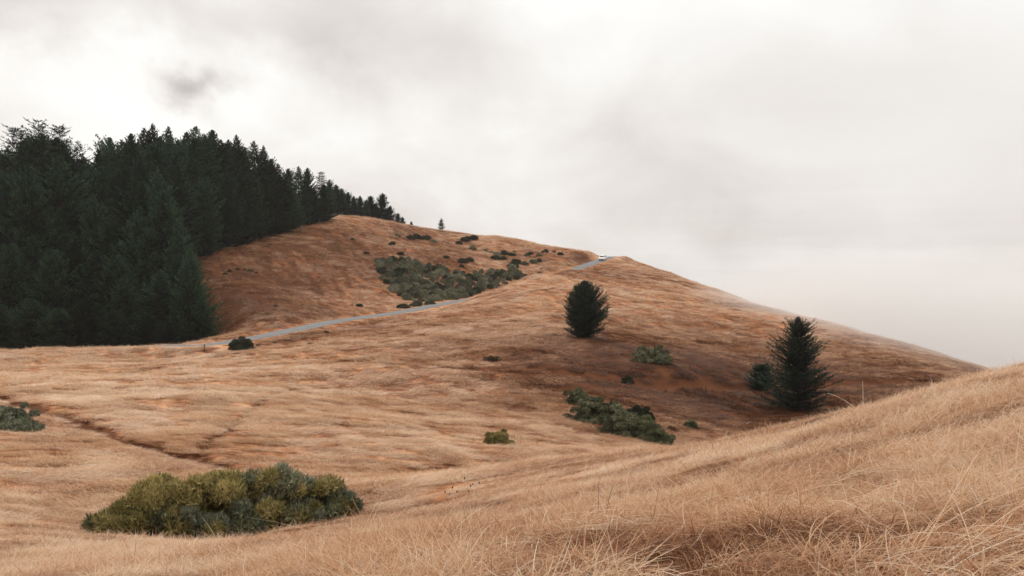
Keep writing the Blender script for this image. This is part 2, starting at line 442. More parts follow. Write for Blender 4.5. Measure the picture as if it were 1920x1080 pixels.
def build_ground():
    a1 = np.arange(-38, 38.001, .135); a2 = np.linspace(38, 322, 90)[1:-1]
    A = np.radians(np.concatenate([a1, a2])); na = len(A)
    R = np.concatenate([np.geomspace(.6, 40, 130), np.arange(40.5, 440, .78), np.geomspace(441, 2600, 40)]); nr = len(R)
    aa, rr = np.meshgrid(A, R); x = rr * np.sin(aa); y = rr * np.cos(aa)
    x = np.concatenate([[0], x.ravel()]); y = np.concatenate([[0], y.ravel()])
    z = height(x, y)
    g = trails(x, y)[0]
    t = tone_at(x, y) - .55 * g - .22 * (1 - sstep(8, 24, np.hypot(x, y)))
    i, j = np.meshgrid(np.arange(nr - 1), np.arange(na), indexing='ij'); j2 = (j + 1) % na
    q = np.stack([1 + i * na + j, 1 + i * na + j2, 1 + (i + 1) * na + j2, 1 + (i + 1) * na + j], -1).reshape(-1, 4)[:, ::-1]
    j = np.arange(na); tri = np.stack([np.zeros(na, int), 1 + (j + 1) % na, 1 + j], -1)
    me = mesh_np('ground', np.stack([x, y, z], -1), tris=tri[:, ::-1], quads=q[:, ::-1], attrs={'tone': t}, smooth=True)
    o = obj('ground', me, M_ground); tag(o, kind='structure')
    # faces must look up
    if me.polygons[len(tri) + 5].normal.z < 0: me.flip_normals()
build_ground()

# sea
def build_sea():
    m, T = mat_new('sea_water')
    n = T.node('ShaderNodeTexNoise', Scale=.02, Detail=6.0, Vector=T.node('ShaderNodeNewGeometry').outputs['Position']).outputs[0]
    b = T.node('ShaderNodeBump', Strength=.15, Distance=2.0, Height=n)
    d = T.node('ShaderNodeBsdfPrincipled', Base_Color=(.30, .30, .30, 1), Roughness=.6, Normal=b.outputs[0])
    finish(T, d.outputs[0])
    n = 96; R = [0, 2000, 30000]; v = [(0, 0, -300)]; f = []
    for r in R[1:]: v += [(r * math.cos(2 * math.pi * k / n), r * math.sin(2 * math.pi * k / n), -300) for k in range(n)]
    tr = [(0, 1 + k, 1 + (k + 1) % n) for k in range(n)]; q = [(1 + k, 1 + n + k, 1 + n + (k + 1) % n, 1 + (k + 1) % n) for k in range(n)]
    tag(obj('sea', mesh_np('sea', v, tr, q), m), kind='structure')
build_sea()

# road
def build_road():
    m, T = mat_new('asphalt')
    pos = T.node('ShaderNodeNewGeometry').outputs['Position']
    n = T.node('ShaderNodeTexNoise', Vector=pos, Scale=.35, Detail=6.0, Roughness=.6).outputs[0]
    n2 = T.node('ShaderNodeTexNoise', Vector=pos, Scale=9.0, Detail=5.0).outputs[0]
    ac = T.node('ShaderNodeAttribute', dict(attribute_name='across')).outputs['Fac']
    trk = T.ramp(ac, [(0, (.9, .9, .9)), (.18, (1.0, 1, 1)), (.3, (.72, .72, .73)), (.42, (1, 1, 1)), (.58, (1, 1, 1)), (.7, (.72, .72, .73)), (.82, (1, 1, 1)), (1, (.9, .9, .9))])
    c = T.ramp(T.math('ADD', T.math('MULTIPLY', n, .6), T.math('MULTIPLY', n2, .4)), [(.3, (.090, .087, .084)), (.7, (.165, .160, .155))])
    c = T.mix(1.0, c, trk, 'MULTIPLY')
    d = T.node('ShaderNodeBsdfPrincipled', Base_Color=c, Roughness=.8)
    finish(T, d.outputs[0])
    P = catmull([W3(*r) for r in ROAD], 24); v = []; ac = []; nc = 9
    T2 = np.gradient(P[:, :2], axis=0); T2 /= np.linalg.norm(T2, axis=1)[:, None]
    N = np.stack([T2[:, 1], -T2[:, 0]], -1)
    for p, nn in zip(P, N):
        wob = .25 * (float(vnoise(np.array([p[0] * .2]), np.array([p[1] * .2]), 4)[0]) - .5)
        for k in range(nc):
            u = k / (nc - 1); o = (u * 2 - 1) * (RW + wob)
            v.append((p[0] + nn[0] * o, p[1] + nn[1] * o, p[2] + .02 - .05 * (2 * u - 1) ** 2 - (.35 if k in (0, nc - 1) else 0))); ac.append(u)
    q = [(i * nc + k, i * nc + k + 1, (i + 1) * nc + k + 1, (i + 1) * nc + k) for i in range(len(P) - 1) for k in range(nc - 1)]
    me = mesh_np('road', v, quads=q, attrs={'across': ac}, smooth=True)
    if me.polygons[20].normal.z < 0: me.flip_normals()
    tag(obj('road', me, m), kind='structure')
build_road()

# haze: one closed box round everything, the sky outside
def build_haze():
    m = bpy.data.materials.new('haze_air'); m.use_nodes = True; T = NT(m.node_tree); T.n.clear()
    pv = T.node('ShaderNodeVolumePrincipled', Color=(.80, .80, .80, 1), Density=HAZE)
    pv.inputs['Anisotropy'].default_value = .2
    o = T.n.new('ShaderNodeOutputMaterial'); T.l.new(pv.outputs[0], o.inputs['Volume'])
    mb = MB().box((0, 0, (92 - 335) / 2), (60600, 60600, 92 + 335))
    h = mb.build('haze', m); tag(h, 'thin pale sea haze lying over the hills', kind='stuff')
if HAZE > 0: build_haze()

# a thin bank of sea fog drifting over the far end of the right-hand ridge
def build_fog():
    m = bpy.data.materials.new('fog_air'); m.use_nodes = True; T = NT(m.node_tree); T.n.clear()
    oc = T.node('ShaderNodeTexCoord').outputs['Object']
    ln = T.node('ShaderNodeVectorMath', dict(operation='LENGTH'), _0=oc).outputs[1]
    f = T.math('SUBTRACT', 1.0, T.math('MULTIPLY', ln, ln), clamp=True)
    n = T.node('ShaderNodeTexNoise', Vector=oc, Scale=2.2, Detail=2.0).outputs[0]
    d = T.math('MULTIPLY', T.math('MULTIPLY', f, f), T.math('MULTIPLY', n, FOG * 2))
    pv = T.node('ShaderNodeVolumePrincipled', Color=(.97, .965, .955, 1), Density=d)
    o = T.n.new('ShaderNodeOutputMaterial'); T.l.new(pv.outputs[0], o.inputs['Volume'])
    nu, nv = 24, 14; v = [(0, 0, 1), (0, 0, -1)]; q = []; t = []
    for j in range(1, nv):
        a = math.pi * j / nv
        for i in range(nu): v.append((math.sin(a) * math.cos(2 * math.pi * i / nu), math.sin(a) * math.sin(2 * math.pi * i / nu), math.cos(a)))
    for i in range(nu):
        k = (i + 1) % nu; t += [(0, 2 + i, 2 + k), (1, 2 + (nv - 2) * nu + k, 2 + (nv - 2) * nu + i)]
        for j in range(nv - 2): q.append((2 + j * nu + i, 2 + (j + 1) * nu + i, 2 + (j + 1) * nu + k, 2 + j * nu + k))
    o = obj('fog_bank', mesh_np('fog_bank', v, t, q), m, loc=(94, 235, -8)); o.scale = (48, 118, 21); o.rotation_euler = (0, 0, math.radians(12))
    tag(o, 'thin sea fog drifting over the right end of the ridge', kind='stuff')
FOG = .045
build_fog()

# ------------------------------------------------------------------ dry grass, blade by blade
def tuft(seed, n, rad, lens, wid, elev, droop, spread, seg):
    """a tuft of arching blades leaning towards +x"""
    g = np.random.default_rng(seed)
    a = g.uniform(0, 2 * np.pi, n); rr = rad * np.sqrt(g.uniform(0, 1, n)); bx, by = rr * np.cos(a), rr * np.sin(a)
    L = g.uniform(lens[0], lens[1], n) * g.choice([1, 1, 1, 1.25], n); az = g.normal(0, spread, n); e = np.radians(g.uniform(*elev, n)); dr = np.radians(g.uniform(*droop, n))
    tw = g.normal(0, .35, n); w = wid * g.uniform(.6, 1.3, n); bl = g.uniform(0, 1, n)
    px, py, pz = bx.copy(), by.copy(), np.full(n, -.05); V = []; B = []; Al = []
    for k in range(seg + 1):
        t = k / seg; ww = w * (1 - .85 * t ** 1.5) / 2
        A = az + tw * t; sx, sy = -np.sin(A), np.cos(A)
        V.append(np.stack([px - sx * ww, py - sy * ww, pz], -1)); V.append(np.stack([px + sx * ww, py + sy * ww, pz + ww * .6], -1))
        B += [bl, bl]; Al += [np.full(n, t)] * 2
        ee = e - dr * t ** .9; st = L / seg
        px = px + np.cos(A) * np.cos(ee) * st; py = py + np.sin(A) * np.cos(ee) * st; pz = np.maximum(pz + np.sin(ee) * st, .012 + .02 * bl)
    m = 2 * (seg + 1); v = np.stack(V, 1).reshape(-1, 3)
    b = np.arange(n)[:, None] * m; k = np.arange(seg)[None] * 2
    q = np.stack([b + k, b + k + 1, b + k + 3, b + k + 2], -1).reshape(-1, 4)
    return mesh_np('grass_tuft', v, quads=q, attrs={'blade': np.repeat(bl, m), 'along': np.stack(Al, 1).ravel()})

CLEAR = []      # footprints of shrubs and trees, kept free of grass
def build_grass():
    col = bpy.data.collections.new('grass_tufts')
    specs = []
    for s in range(7): specs.append(tuft(100 + s, 125, .26, (.08, .29), .0048, (0, 62), (5, 130), 2.2, 5))             # near thatch
    for s in range(5): specs.append(tuft(150 + s, 24, .24, (.30, .95), .0048, (4, 52), (20, 95), .8, 7))               # near long arching stems
    for s in range(6): specs.append(tuft(200 + s, 85, .34, (.10, .34), .0085, (0, 46), (5, 100), 1.7, 4))
    for s in range(6): specs.append(tuft(300 + s, 75, .50, (.20, .55), .018, (3, 42), (5, 60), .5, 3))
    for s in range(6): specs.append(tuft(400 + s, 60, .95, (.35, .85), .042, (6, 38), (10, 50), .42, 3))
    for i, me in enumerate(specs):
        me.materials.append(M_grass); o = bpy.data.objects.new('tuft_%03d' % i, me); col.objects.link(o)
    base = [0, 7, 12, 18, 24]; cnt = [7, 5, 6, 6, 6]
    # (variant set, r0, r1, per square metre, size range)
    bands = [(0, 1.5, 14, 38, (.7, 1.25)), (0, 14, 26, 12, (.9, 1.5)), (1, 2.0, 16, 17, (.6, 1.1)), (1, 16, 30, 1.6, (.5, .9)), (2, 12, 46, 14.0, (.7, 1.3)),
             (3, 40, 78, 7.5, (.7, 1.2)), (3, 78, 125, 4.6, (.9, 1.5)), (4, 115, 210, 1.8, (.7, 1.15)), (4, 210, 415, .60, (.8, 1.3))]
    P = []; IDX = []; SC = []
    half = math.radians(33)
    for vs, r0, r1, dens, (s0, s1) in bands:
        n = int(dens * half * (r1 * r1 - r0 * r0))
        r = np.sqrt(rng.uniform(r0 * r0, r1 * r1, n)); a = rng.uniform(-half, half, n); x, y = r * np.sin(a), r * np.cos(a)
        if r1 > 200:                      # nothing grows beyond what the skyline hides
            k = ~((x > 110) | ((y > 215) & (x < -.315 * y - 4)))
            x, y = x[k], y[k]
        if vs == 1:                       # long stems thicken towards the right of the near slope
            k = rng.uniform(0, 1, len(x)) < .12 + .88 * sstep(-.12, .34, x / np.hypot(x, y)) * sstep(.40, .55, fbm(x * .4, y * .4, 91, 3))
            x, y = x[k], y[k]
        n = len(x)
        P.append(np.stack([x, y], -1)); IDX.append(base[vs] + rng.integers(0, cnt[vs], n))
        cl = fbm(x * (1.1 if r1 < 50 else .5), y * (1.1 if r1 < 50 else .5), 55, 3)
        if vs == 0 and r1 < 20:
            gap = fbm(x * 1.7, y * 1.7, 63, 2)
            kk = (gap > .36) | (rng.uniform(0, 1, n) < .5)
            P[-1] = P[-1][kk]; IDX[-1] = IDX[-1][kk]; cl = cl[kk]; n = int(kk.sum())
        SC.append(rng.uniform(s0, s1, n) * (.50 + .95 * sstep(.30, .62, cl)))
    P = np.concatenate(P); IDX = np.concatenate(IDX); SC = np.concatenate(SC); x, y = P[:, 0], P[:, 1]
    g, _ = trails(x, y); d, _ = near_path(x, y, RP, 14)
    keep = (d > RW + .15) & ((g < .30) | (rng.uniform(0, 1, len(x)) < .06))
    for cx, cy, cr in CLEAR:
        k = np.hypot(x - cx, y - cy) < cr; keep &= ~k
    x, y, IDX, SC, g, d = x[keep], y[keep], IDX[keep], SC[keep], g[keep], d[keep]
    SC = SC * (1 - .5 * g) * (.45 + .55 * sstep(RW, RW + 3, d))
    # the steep grassy foreground must not touch the lens
    r = np.hypot(x, y); SC = SC * (.62 + .38 * sstep(2, 6, r))
    z = height(x, y); e = .5; gx = (base_h(x + e, y) - base_h(x - e, y)) / (2 * e); gy = (base_h(x, y + e) - base_h(x, y - e)) / (2 * e)
    wig = (fbm(x * .09, y * .09, 31, 3) - .5) * 3.6 + (fbm(x * .5, y * .5, 33, 2) - .5) * 2.2
    th = LEAN + wig + np.where(r < 26, rng.normal(0, .75, len(x)), rng.normal(0, .28, len(x)))
    t1 = np.stack([np.ones_like(gx), np.zeros_like(gx), gx], -1); t1 /= np.linalg.norm(t1, axis=1)[:, None]
    nn = np.stack([-gx, -gy, np.ones_like(gx)], -1); nn /= np.linalg.norm(nn, axis=1)[:, None]
    t2 = np.cross(nn, t1); c, s = np.cos(th)[:, None], np.sin(th)[:, None]
    X = t1 * c + t2 * s; Y = -t1 * s + t2 * c
    rot = np.stack([np.arctan2(Y[:, 2], nn[:, 2]), np.arcsin(np.clip(-X[:, 2], -1, 1)), np.arctan2(X[:, 1], X[:, 0])], -1)
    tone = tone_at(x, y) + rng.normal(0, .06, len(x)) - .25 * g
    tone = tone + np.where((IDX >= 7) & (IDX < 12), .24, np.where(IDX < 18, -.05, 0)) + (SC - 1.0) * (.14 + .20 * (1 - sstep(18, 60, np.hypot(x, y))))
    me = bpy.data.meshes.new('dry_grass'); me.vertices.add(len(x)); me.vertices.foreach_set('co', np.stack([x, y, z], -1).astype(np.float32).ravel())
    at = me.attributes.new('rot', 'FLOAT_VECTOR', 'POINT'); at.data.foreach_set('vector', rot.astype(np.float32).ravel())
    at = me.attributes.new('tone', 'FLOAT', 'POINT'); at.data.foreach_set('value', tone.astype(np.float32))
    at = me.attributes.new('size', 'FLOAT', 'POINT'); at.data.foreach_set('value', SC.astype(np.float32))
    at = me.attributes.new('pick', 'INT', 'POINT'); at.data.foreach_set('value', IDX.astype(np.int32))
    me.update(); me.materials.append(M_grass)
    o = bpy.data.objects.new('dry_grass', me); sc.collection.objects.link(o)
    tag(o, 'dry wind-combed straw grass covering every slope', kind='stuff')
    ng = bpy.data.node_groups.new('grass_scatter', 'GeometryNodeTree')
    ng.interface.new_socket('Geometry', in_out='INPUT', socket_type='NodeSocketGeometry'); ng.interface.new_socket('Geometry', in_out='OUTPUT', socket_type='NodeSocketGeometry')
    N, Lk = ng.nodes, ng.links
    gi, go = N.new('NodeGroupInput'), N.new('NodeGroupOutput')
    ip = N.new('GeometryNodeInstanceOnPoints'); ci = N.new('GeometryNodeCollectionInfo')
    ci.inputs['Collection'].default_value = col; ci.inputs['Separate Children'].default_value = True; ci.inputs['Reset Children'].default_value = True
    def named(nm, dt):
        a = N.new('GeometryNodeInputNamedAttribute'); a.data_type = dt; a.inputs['Name'].default_value = nm
        return [q for q in a.outputs if q.enabled and q.name == 'Attribute'][0]
    er = N.new('FunctionNodeEulerToRotation'); Lk.new(named('rot', 'FLOAT_VECTOR'), er.inputs[0])
    Lk.new(gi.outputs[0], ip.inputs['Points']); Lk.new(ci.outputs[0], ip.inputs['Instance']); ip.inputs['Pick Instance'].default_value = True
    Lk.new(named('pick', 'INT'), ip.inputs['Instance Index']); Lk.new(er.outputs[0], ip.inputs['Rotation']); Lk.new(named('size', 'FLOAT'), ip.inputs['Scale'])
    Lk.new(ip.outputs[0], go.inputs[0])
    md = o.modifiers.new('scatter', 'NODES'); md.node_group = ng
    print('grass tufts', len(x))

# ------------------------------------------------------------------ conifers
def sprays_to_mesh(name, P, D, Ln, Wd, leaf, g, up=None):
    """diamond shaped, slightly folded sprays of needles"""
    n = len(P); up = np.stack([g.normal(0, .45, n), g.normal(0, .45, n), np.ones(n)], -1) if up is None else up + g.normal(0, .25, (n, 3))
    S = np.cross(D, up); S /= np.linalg.norm(S, axis=1)[:, None] + 1e-9; U = np.cross(S, D)
    m = P + D * (Ln * .45)[:, None]
    v = np.stack([P, m - S * (Wd / 2)[:, None] - U * (Wd * .18)[:, None], P + D * Ln[:, None], m + S * (Wd / 2)[:, None] - U * (Wd * .18)[:, None]], 1).reshape(-1, 3)
    b = np.arange(n)[:, None] * 4; t = np.concatenate([b + [0, 1, 2], b + [0, 2, 3]], 1).reshape(-1, 3)
    return mesh_np(name, v, tris=t, attrs={'leaf': np.repeat(leaf, 4)})

def conifer(seed, H, prof, nb, elev, per_m, slen, wid=.34, ragged=.25, bare=.0, curve=.25):
    """(crown mesh, trunk mesh); prof(h) is the branch reach at the height fraction h"""
    g = np.random.default_rng(seed)
    h = np.sort(bare + (1 - bare) * (1 - g.uniform(0.0, 1, nb) ** 1.25 * .985))
    az = np.cumsum(g.uniform(1.9, 2.9, nb)); lob = g.uniform(0, 2 * np.pi, 3)
    reach = np.array([prof(q) for q in h]) * g.uniform(1 - ragged * 1.4, 1 + ragged * .45, nb)
    reach *= 1 + .10 * np.sin(az + lob[0]) + .10 * np.sin(2 * az + lob[1] + h * 6)
    reach *= .86 + .35 * vnoise(h * 9, az / 6.283 * 5 % 5, seed)
    el = np.radians(elev(h) + g.normal(0, 7, nb))
    P, D, Ln, lf = [], [], [], []
    tb = MB(); tb.tube([(0, 0, -.6), (0, 0, H * .3), (g.normal(0, .01) * H, 0, H * .7), (0, 0, H * .99)], [H * .016 + .05, H * .012 + .03, H * .006 + .02, .015], 7)
    for i in range(nb):
        L = max(reach[i], .15); c, s = math.cos(az[i]), math.sin(az[i]); e = el[i]
        n = max(4, int(L * per_m)); t = g.uniform(.08, 1, n) ** .8
        up = curve * L * t * t
        r = L * t * math.cos(e); z = h[i] * H + L * t * math.sin(e) + up
        side = g.choice([-1, 1], n) * g.uniform(.35, 1.15, n); w = (1 - .72 * t) * L * .24 * side * g.uniform(0, 1, n)
        p = np.stack([r * c - w * s, r * s + w * c, z + g.normal(0, .05, n) - abs(w) * .15], -1)
        A = az[i] + side * .8; ee = e + 2 * curve * t * .6 + g.normal(0, .22, n)
        P.append(p); D.append(np.stack([np.cos(A) * np.cos(ee), np.sin(A) * np.cos(ee), np.sin(ee)], -1))
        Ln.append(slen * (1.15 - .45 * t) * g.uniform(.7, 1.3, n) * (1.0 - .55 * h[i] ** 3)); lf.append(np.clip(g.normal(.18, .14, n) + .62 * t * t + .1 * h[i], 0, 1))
        if i % 3 == 0 and L > .5:
            q = [(k * L * .85 * math.cos(e) * c, k * L * .85 * math.cos(e) * s, h[i] * H + k * .85 * L * math.sin(e) + curve * L * (k * .85) ** 2) for k in (0, .5, 1)]
            tb.tube(q, [.02 + L * .012, .012 + L * .006, .008], 4, False)
    P, D, Ln, lf = map(np.concatenate, (P, D, Ln, lf))
    # leader shoot
    nt = 26; zt = H * (1 - .05 * g.uniform(0, 1, nt)); A = g.uniform(0, 6.28, nt); e = g.uniform(.3, 1.3, nt)
    P = np.vstack([P, np.stack([0 * zt, 0 * zt, zt], -1)]); D = np.vstack([D, np.stack([np.cos(A) * np.cos(e), np.sin(A) * np.cos(e), np.sin(e)], -1)])
    Ln = np.concatenate([Ln, np.full(nt, slen * .32)]); lf = np.concatenate([lf, np.full(nt, .5)])
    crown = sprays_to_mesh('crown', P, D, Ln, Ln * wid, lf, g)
    tr = bpy.data.meshes.new('trunk'); tr.from_pydata([tuple(v) for v in tb.v], [], tb.f); tr.update()
    return crown, tr

def plant_tree(name, meshes, loc, scale, rz, label, group=None, cat='tree', mats=None):
    root = empty(name, loc, rz); root.scale = scale
    mats = mats or (M_fir, M_bark)
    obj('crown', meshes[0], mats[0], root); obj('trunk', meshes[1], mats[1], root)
    return tag(root, label, cat, group)

def spire(R, k=3.3, low=.08): return lambda h: R * (1 - math.exp(-k * max(1 - h, 0))) * min(1, .65 + h / low * .35) + .06
def cone(R, p=.85, low=.10): return lambda h: R * (max(1 - h, 0.0) ** p) * min(1, .62 + h / low * .38) + .12
droopy = lambda h: -14 + 46 * h ** 1.4
upswept = lambda h: 8 + 42 * h

FIRS = [conifer(1, 30, spire(6.6, 3.2), 360, upswept, 9, 1.0, .42, .36), conifer(2, 30, spire(5.8, 3.6), 350, droopy, 10, .95, .42, .42),
        conifer(3, 30, spire(7.2, 3.8), 360, upswept, 9, 1.05, .42, .45), conifer(4, 30, spire(6.2, 2.6), 350, upswept, 10, .9, .42, .34)]
STUB = [(conifer(5, 13, spire(4.6, 2.4), 260, upswept, 12, .8, .42, .40), 13), (conifer(6, 13, spire(4.2, 3.2), 250, upswept, 12, .8, .42, .45), 13)]
RAG = [conifer(11, 40, lambda h: 9.5 * (1 - h) ** .38 * (.6 + .4 * math.sin(h * 34) ** 2) + .5, 260, lambda h: 2 + 12 * h, 8, 1.25, .34, .5, 0, .12),
       conifer(12, 40, lambda h: 10.5 * (1 - h) ** .42 * (.55 + .45 * math.sin(h * 29 + 1) ** 2) + .5, 250, lambda h: 6 + 12 * h, 8, 1.25, .34, .55, 0, .10)]
BROAD = conifer(21, 24, cone(7.0, .75, .15), 330, lambda h: 12 + 34 * h, 9, .85, .36, .28, 0, .30)

SKY = [(-60, 275), (-20, 262), (25, 240), (70, 226), (108, 236), (150, 262), (178, 286), (208, 258), (245, 250), (270, 240), (285, 232), (316, 238), (345, 250), (366, 237), (397, 244), (420, 256), (442, 253),
       (475, 265), (494, 273), (520, 306), (540, 314), (560, 311), (577, 314), (602, 322), (618, 334), (640, 352), (662, 366), (700, 368), (735, 388), (760, 405)]
sx, sy = [p[0] for p in SKY], [p[1] for p in SKY]
def sky_py(px): return float(np.interp(px, sx, sy))

def fir_at(px, top, Y, k, label, group=None, wide=1.0, name='fir_tree', mats=None, sink=.3):
    p = at_depth(px, Y); h = (540 - top) / FPX * Y - p.z
    ms, H = k; s = h / H
    return plant_tree(name, ms, (p.x, p.y, p.z - sink), (s * wide, s * wide, s), rnd.uniform(0, 6.28), label, group, mats=mats)

F = [(m, 30) for m in FIRS]; R_ = [(m, 40) for m in RAG]; B_ = (BROAD, 24)
GS = 'pointed conifers along the forest skyline'
LS = 'pointed dark conifer, one of many along the jagged forest skyline'
sk = [(-14, 258, 262, R_[1], 1.0, 'ragged open-topped conifer cut off by the left edge of the picture'),
      (32, 240, 258, R_[0], .95, 'ragged tall conifer with drooping layered boughs, just left of the tallest tree'),
      (72, 226, 255, R_[1], .9, 'tallest ragged conifer with thin layered top, at the far left of the forest'),
      (112, 236, 257, R_[0], .9, 'ragged conifer whose right boughs reach out flat against the sky, right of the tallest tree'),
      (146, 266, 262, R_[1], .8, 'lower ragged conifer beside the notch in the forest skyline'),
      (206, 259, 292, F[2], 1.15, 'broad rounded dark conifer just right of the notch in the forest skyline'),
      (186, 284, 288, F[0], 1.1, LS), (228, 262, 300, F[1], 1.2, LS), (245, 251, 296, F[0], 1.1, LS), (270, 240, 300, F[1], 1.1, LS), (286, 232, 303, F[3], 1.15, 'slim spire-topped conifer, highest point in the middle of the forest skyline'),
      (300, 256, 300, F[0], 1.2, LS), (316, 238, 305, F[3], 1.25, LS), (334, 262, 303, F[2], 1.0, LS), (350, 248, 312, F[0], 1.1, LS), (367, 237, 308, F[1], 1.2, LS),
      (384, 254, 310, F[2], 1.0, LS), (398, 244, 315, F[0], 1.2, LS), (414, 262, 312, F[1], 1.2, LS), (428, 262, 322, F[0], 1.1, LS), (443, 253, 322, F[3], 1.3, LS), (459, 276, 326, F[2], 1.0, LS),
      (476, 264, 330, F[1], 1.1, LS), (494, 273, 333, F[3], 1.2, 'slim pale-tipped fir where the forest skyline begins to drop steeply'), (508, 298, 336, F[0], 1.1, LS), (521, 306, 338, F[1], 1.2, LS), (540, 316, 342, F[2], 1.1, LS),
      (560, 311, 356, F[1], 1.1, 'left one of two light green firs standing close together near the hilltop'), (576, 314, 358, F[0], 1.05, 'right one of two light green firs standing close together near the hilltop'),
      (606, 345, 368, F[2], 1.2, LS), (602, 322, 366, R_[0], 1.3, 'gappy tree with round tufted boughs above the top of the grassy hill'),
      (617, 336, 372, F[2], 1.0, LS), (630, 346, 400, STUB[0], 1.0, LS), (641, 353, 402, STUB[0], 1.0, LS), (652, 360, 404, STUB[1], 1.0, LS), (663, 367, 406, STUB[0], 1.0, LS), (675, 367, 408, STUB[0], 1.0, LS),
      (686, 374, 409, STUB[0], 1.0, LS), (695, 367, 410, STUB[1], 1.0, 'lighter bushy-topped fir behind the hill crest, left of the last tall fir'),
      (717, 362, 410, STUB[0], 1.0, 'last tall dark fir on the hill crest, where the forest thins out'), (705, 380, 412, STUB[0], 1.0, LS),
      (731, 386, 412, STUB[0], 1.25, LS), (746, 399, 412, STUB[1], 1.25, 'small fir at the right end of the forest on the crest'), (755, 406, 413, STUB[0], 1.25, 'smallest fir touching the right end of the forest on the crest'),
      (771, 414, 409, STUB[0], 1.25, 'tip of a tiny fir peeping over the crest between the forest and the lone tree')]
marks = [(112, 'the ragged conifers at the left'), (206, 'the broad rounded tree by the notch'), (286, 'the slim highest spire'), (494, 'the slim pale-tipped fir'), (576, 'the two light green firs'), (602, 'the gappy tufted tree'), (695, 'the lighter bushy-topped fir')]
ords = ['first', 'second', 'third', 'fourth', 'fifth', 'sixth', 'seventh', 'eighth', 'ninth', 'tenth', 'eleventh', 'twelfth']
count = {}
for px, top, Y, k, wd, lab in sorted(sk, key=lambda q: q[0]):
    if lab == LS:
        mk = [q for q in marks if q[0] <= px][-1]; c_ = count.get(mk, 0); count[mk] = c_ + 1
        fir_at(px, top, Y, k, '%s skyline conifer to the right of %s' % (ords[c_], mk[1]), GS, wd)
    else: fir_at(px, top, Y, k, lab, None, wd)

# ranks of trees inside the wood
GI = 'dark conifers crowded inside the forest'
LI = 'dark conifer crowded among others inside the forest below its skyline'
def edge_px(Y):      # right boundary of the wood at each depth
    return float(np.interp(Y, [215, 240, 270, 290, 310, 335, 360, 380], [352, 356, 352, 352, 415, 505, 572, 585]))
placed = []
for _ in range(6000):
    if len(placed) >= 125: break
    Y = rnd.uniform(232, 385); px = rnd.uniform(-90, edge_px(Y) - 8); x = (px - 960) / FPX * Y
    if any((x - a) ** 2 + (Y - b) ** 2 < 5.3 ** 2 for a, b in placed): continue
    placed.append((x, Y))
    gz = hz(x, Y); ts = sky_py(px) + rnd.uniform(16, 50) + max(0, (300 - Y)) * rnd.uniform(.5, 1.9)
    h = (540 - ts) / FPX * Y - gz; h = min(max(h, 9), 44)
    if (540 - sky_py(px) - 12) / FPX * Y - gz < h: h = max(6, (540 - sky_py(px) - 12) / FPX * Y - gz)
    k = rnd.choice(F + [B_]); s = h / k[1]
    zone = 'left third' if px < 140 else ('middle' if px < 330 else 'right part')
    dep = 'high up' if Y > 315 else ('mid-slope' if Y > 265 else 'behind the front row')
    look = {F[0][0][0].name: 'dark conifer with upswept boughs', F[1][0][0].name: 'dark conifer with drooping boughs', F[2][0][0].name: 'bushy dark conifer', F[3][0][0].name: 'narrow dark conifer'}.get(k[0][0].name, 'broad spreading conifer')
    LI2 = '%s in the %s of the forest, %s' % (look, zone, dep)
    plant_tree('fir_tree', k[0], (x, Y, gz - .4), (s * rnd.uniform(1.0, 1.35) if h > 16 else s * 1.4,) * 2 + (s,), rnd.uniform(0, 6.28), LI2, GI)
# front row behind the meadow crest
fr = [(-30, 470, 226, F[2], 1.4, 'young fir of the front row, cut off by the left edge of the picture'), (18, 456, 224, F[0], 1.4, 'front-row fir with pale drooping sprays, at the far left under the ragged trees'),
      (62, 440, 230, F[1], 1.5, LI), (98, 468, 222, F[2], 1.3, 'bushy front-row fir standing between the far-left firs and the big spreading fir'), (140, 452, 226, F[0], 1.4, LI),
      (178, 470, 222, F[1], 1.5, LI), (215, 478, 220, F[2], 1.3, LI), (262, 388, 230, B_, 1.25, 'big spreading fir with fanned sprays in the middle of the front row'), (232, 520, 217, F[0], 1.6, LI),
      (300, 505, 217, F[1], 1.6, LI), (334, 438, 226, F[0], 1.35, 'pointed front-row fir just left of the dark fir beside the road'), (356, 468, 218, B_, 1.15, 'dark fir at the right end of the front row, nearest to the road'),
      (280, 590, 212, F[2], 2.2, LI), (376, 560, 216, F[2], 1.6, LI), (312, 600, 210, F[2], 2.4, LI), (160, 560, 212, F[2], 2.0, LI), (60, 560, 212, F[2], 2.0, LI), (0, 570, 212, F[2], 2.0, LI), (110, 575, 211, F[2], 2.1, LI), (210, 580, 211, F[2], 2.1, LI)]
for px, top, Y, k, wd, lab in fr:
    if lab == LI:
        wh = 'at its left end' if px < 100 else ('left of the big spreading fir' if px < 220 else ('under the big spreading fir' if px < 325 else 'at its right end near the road'))
        fir_at(px, top, Y, k, '%s dark conifer filling the front row, %s' % ('low bushy' if top > 550 else 'tall', wh), GI, wd)
    else: fir_at(px, top, Y, k, lab, None, wd)
# along the wood's edge on the grassy hill
for ei, (px, base, top) in enumerate(((392, 482, 330), (412, 474, 352), (436, 468, 322), (462, 459, 345), (486, 452, 330), (510, 447, 352), (534, 438, 346), (556, 429, 352), (578, 423, 348), (597, 420, 352))):
    p = on_land(px - 8, base - 3); h = (540 - top) / FPX * p.y - p.z; k = rnd.choice((F[0], F[2], B_)); s = h / k[1]
    plant_tree('fir_tree', k[0], (p.x, p.y, p.z - .3), (s * 1.25, s * 1.25, s), rnd.uniform(0, 6.28), '%s dark conifer up the grassy hill along the forest edge, counted from the road' % ords[ei], 'conifers along the forest edge on the hill')
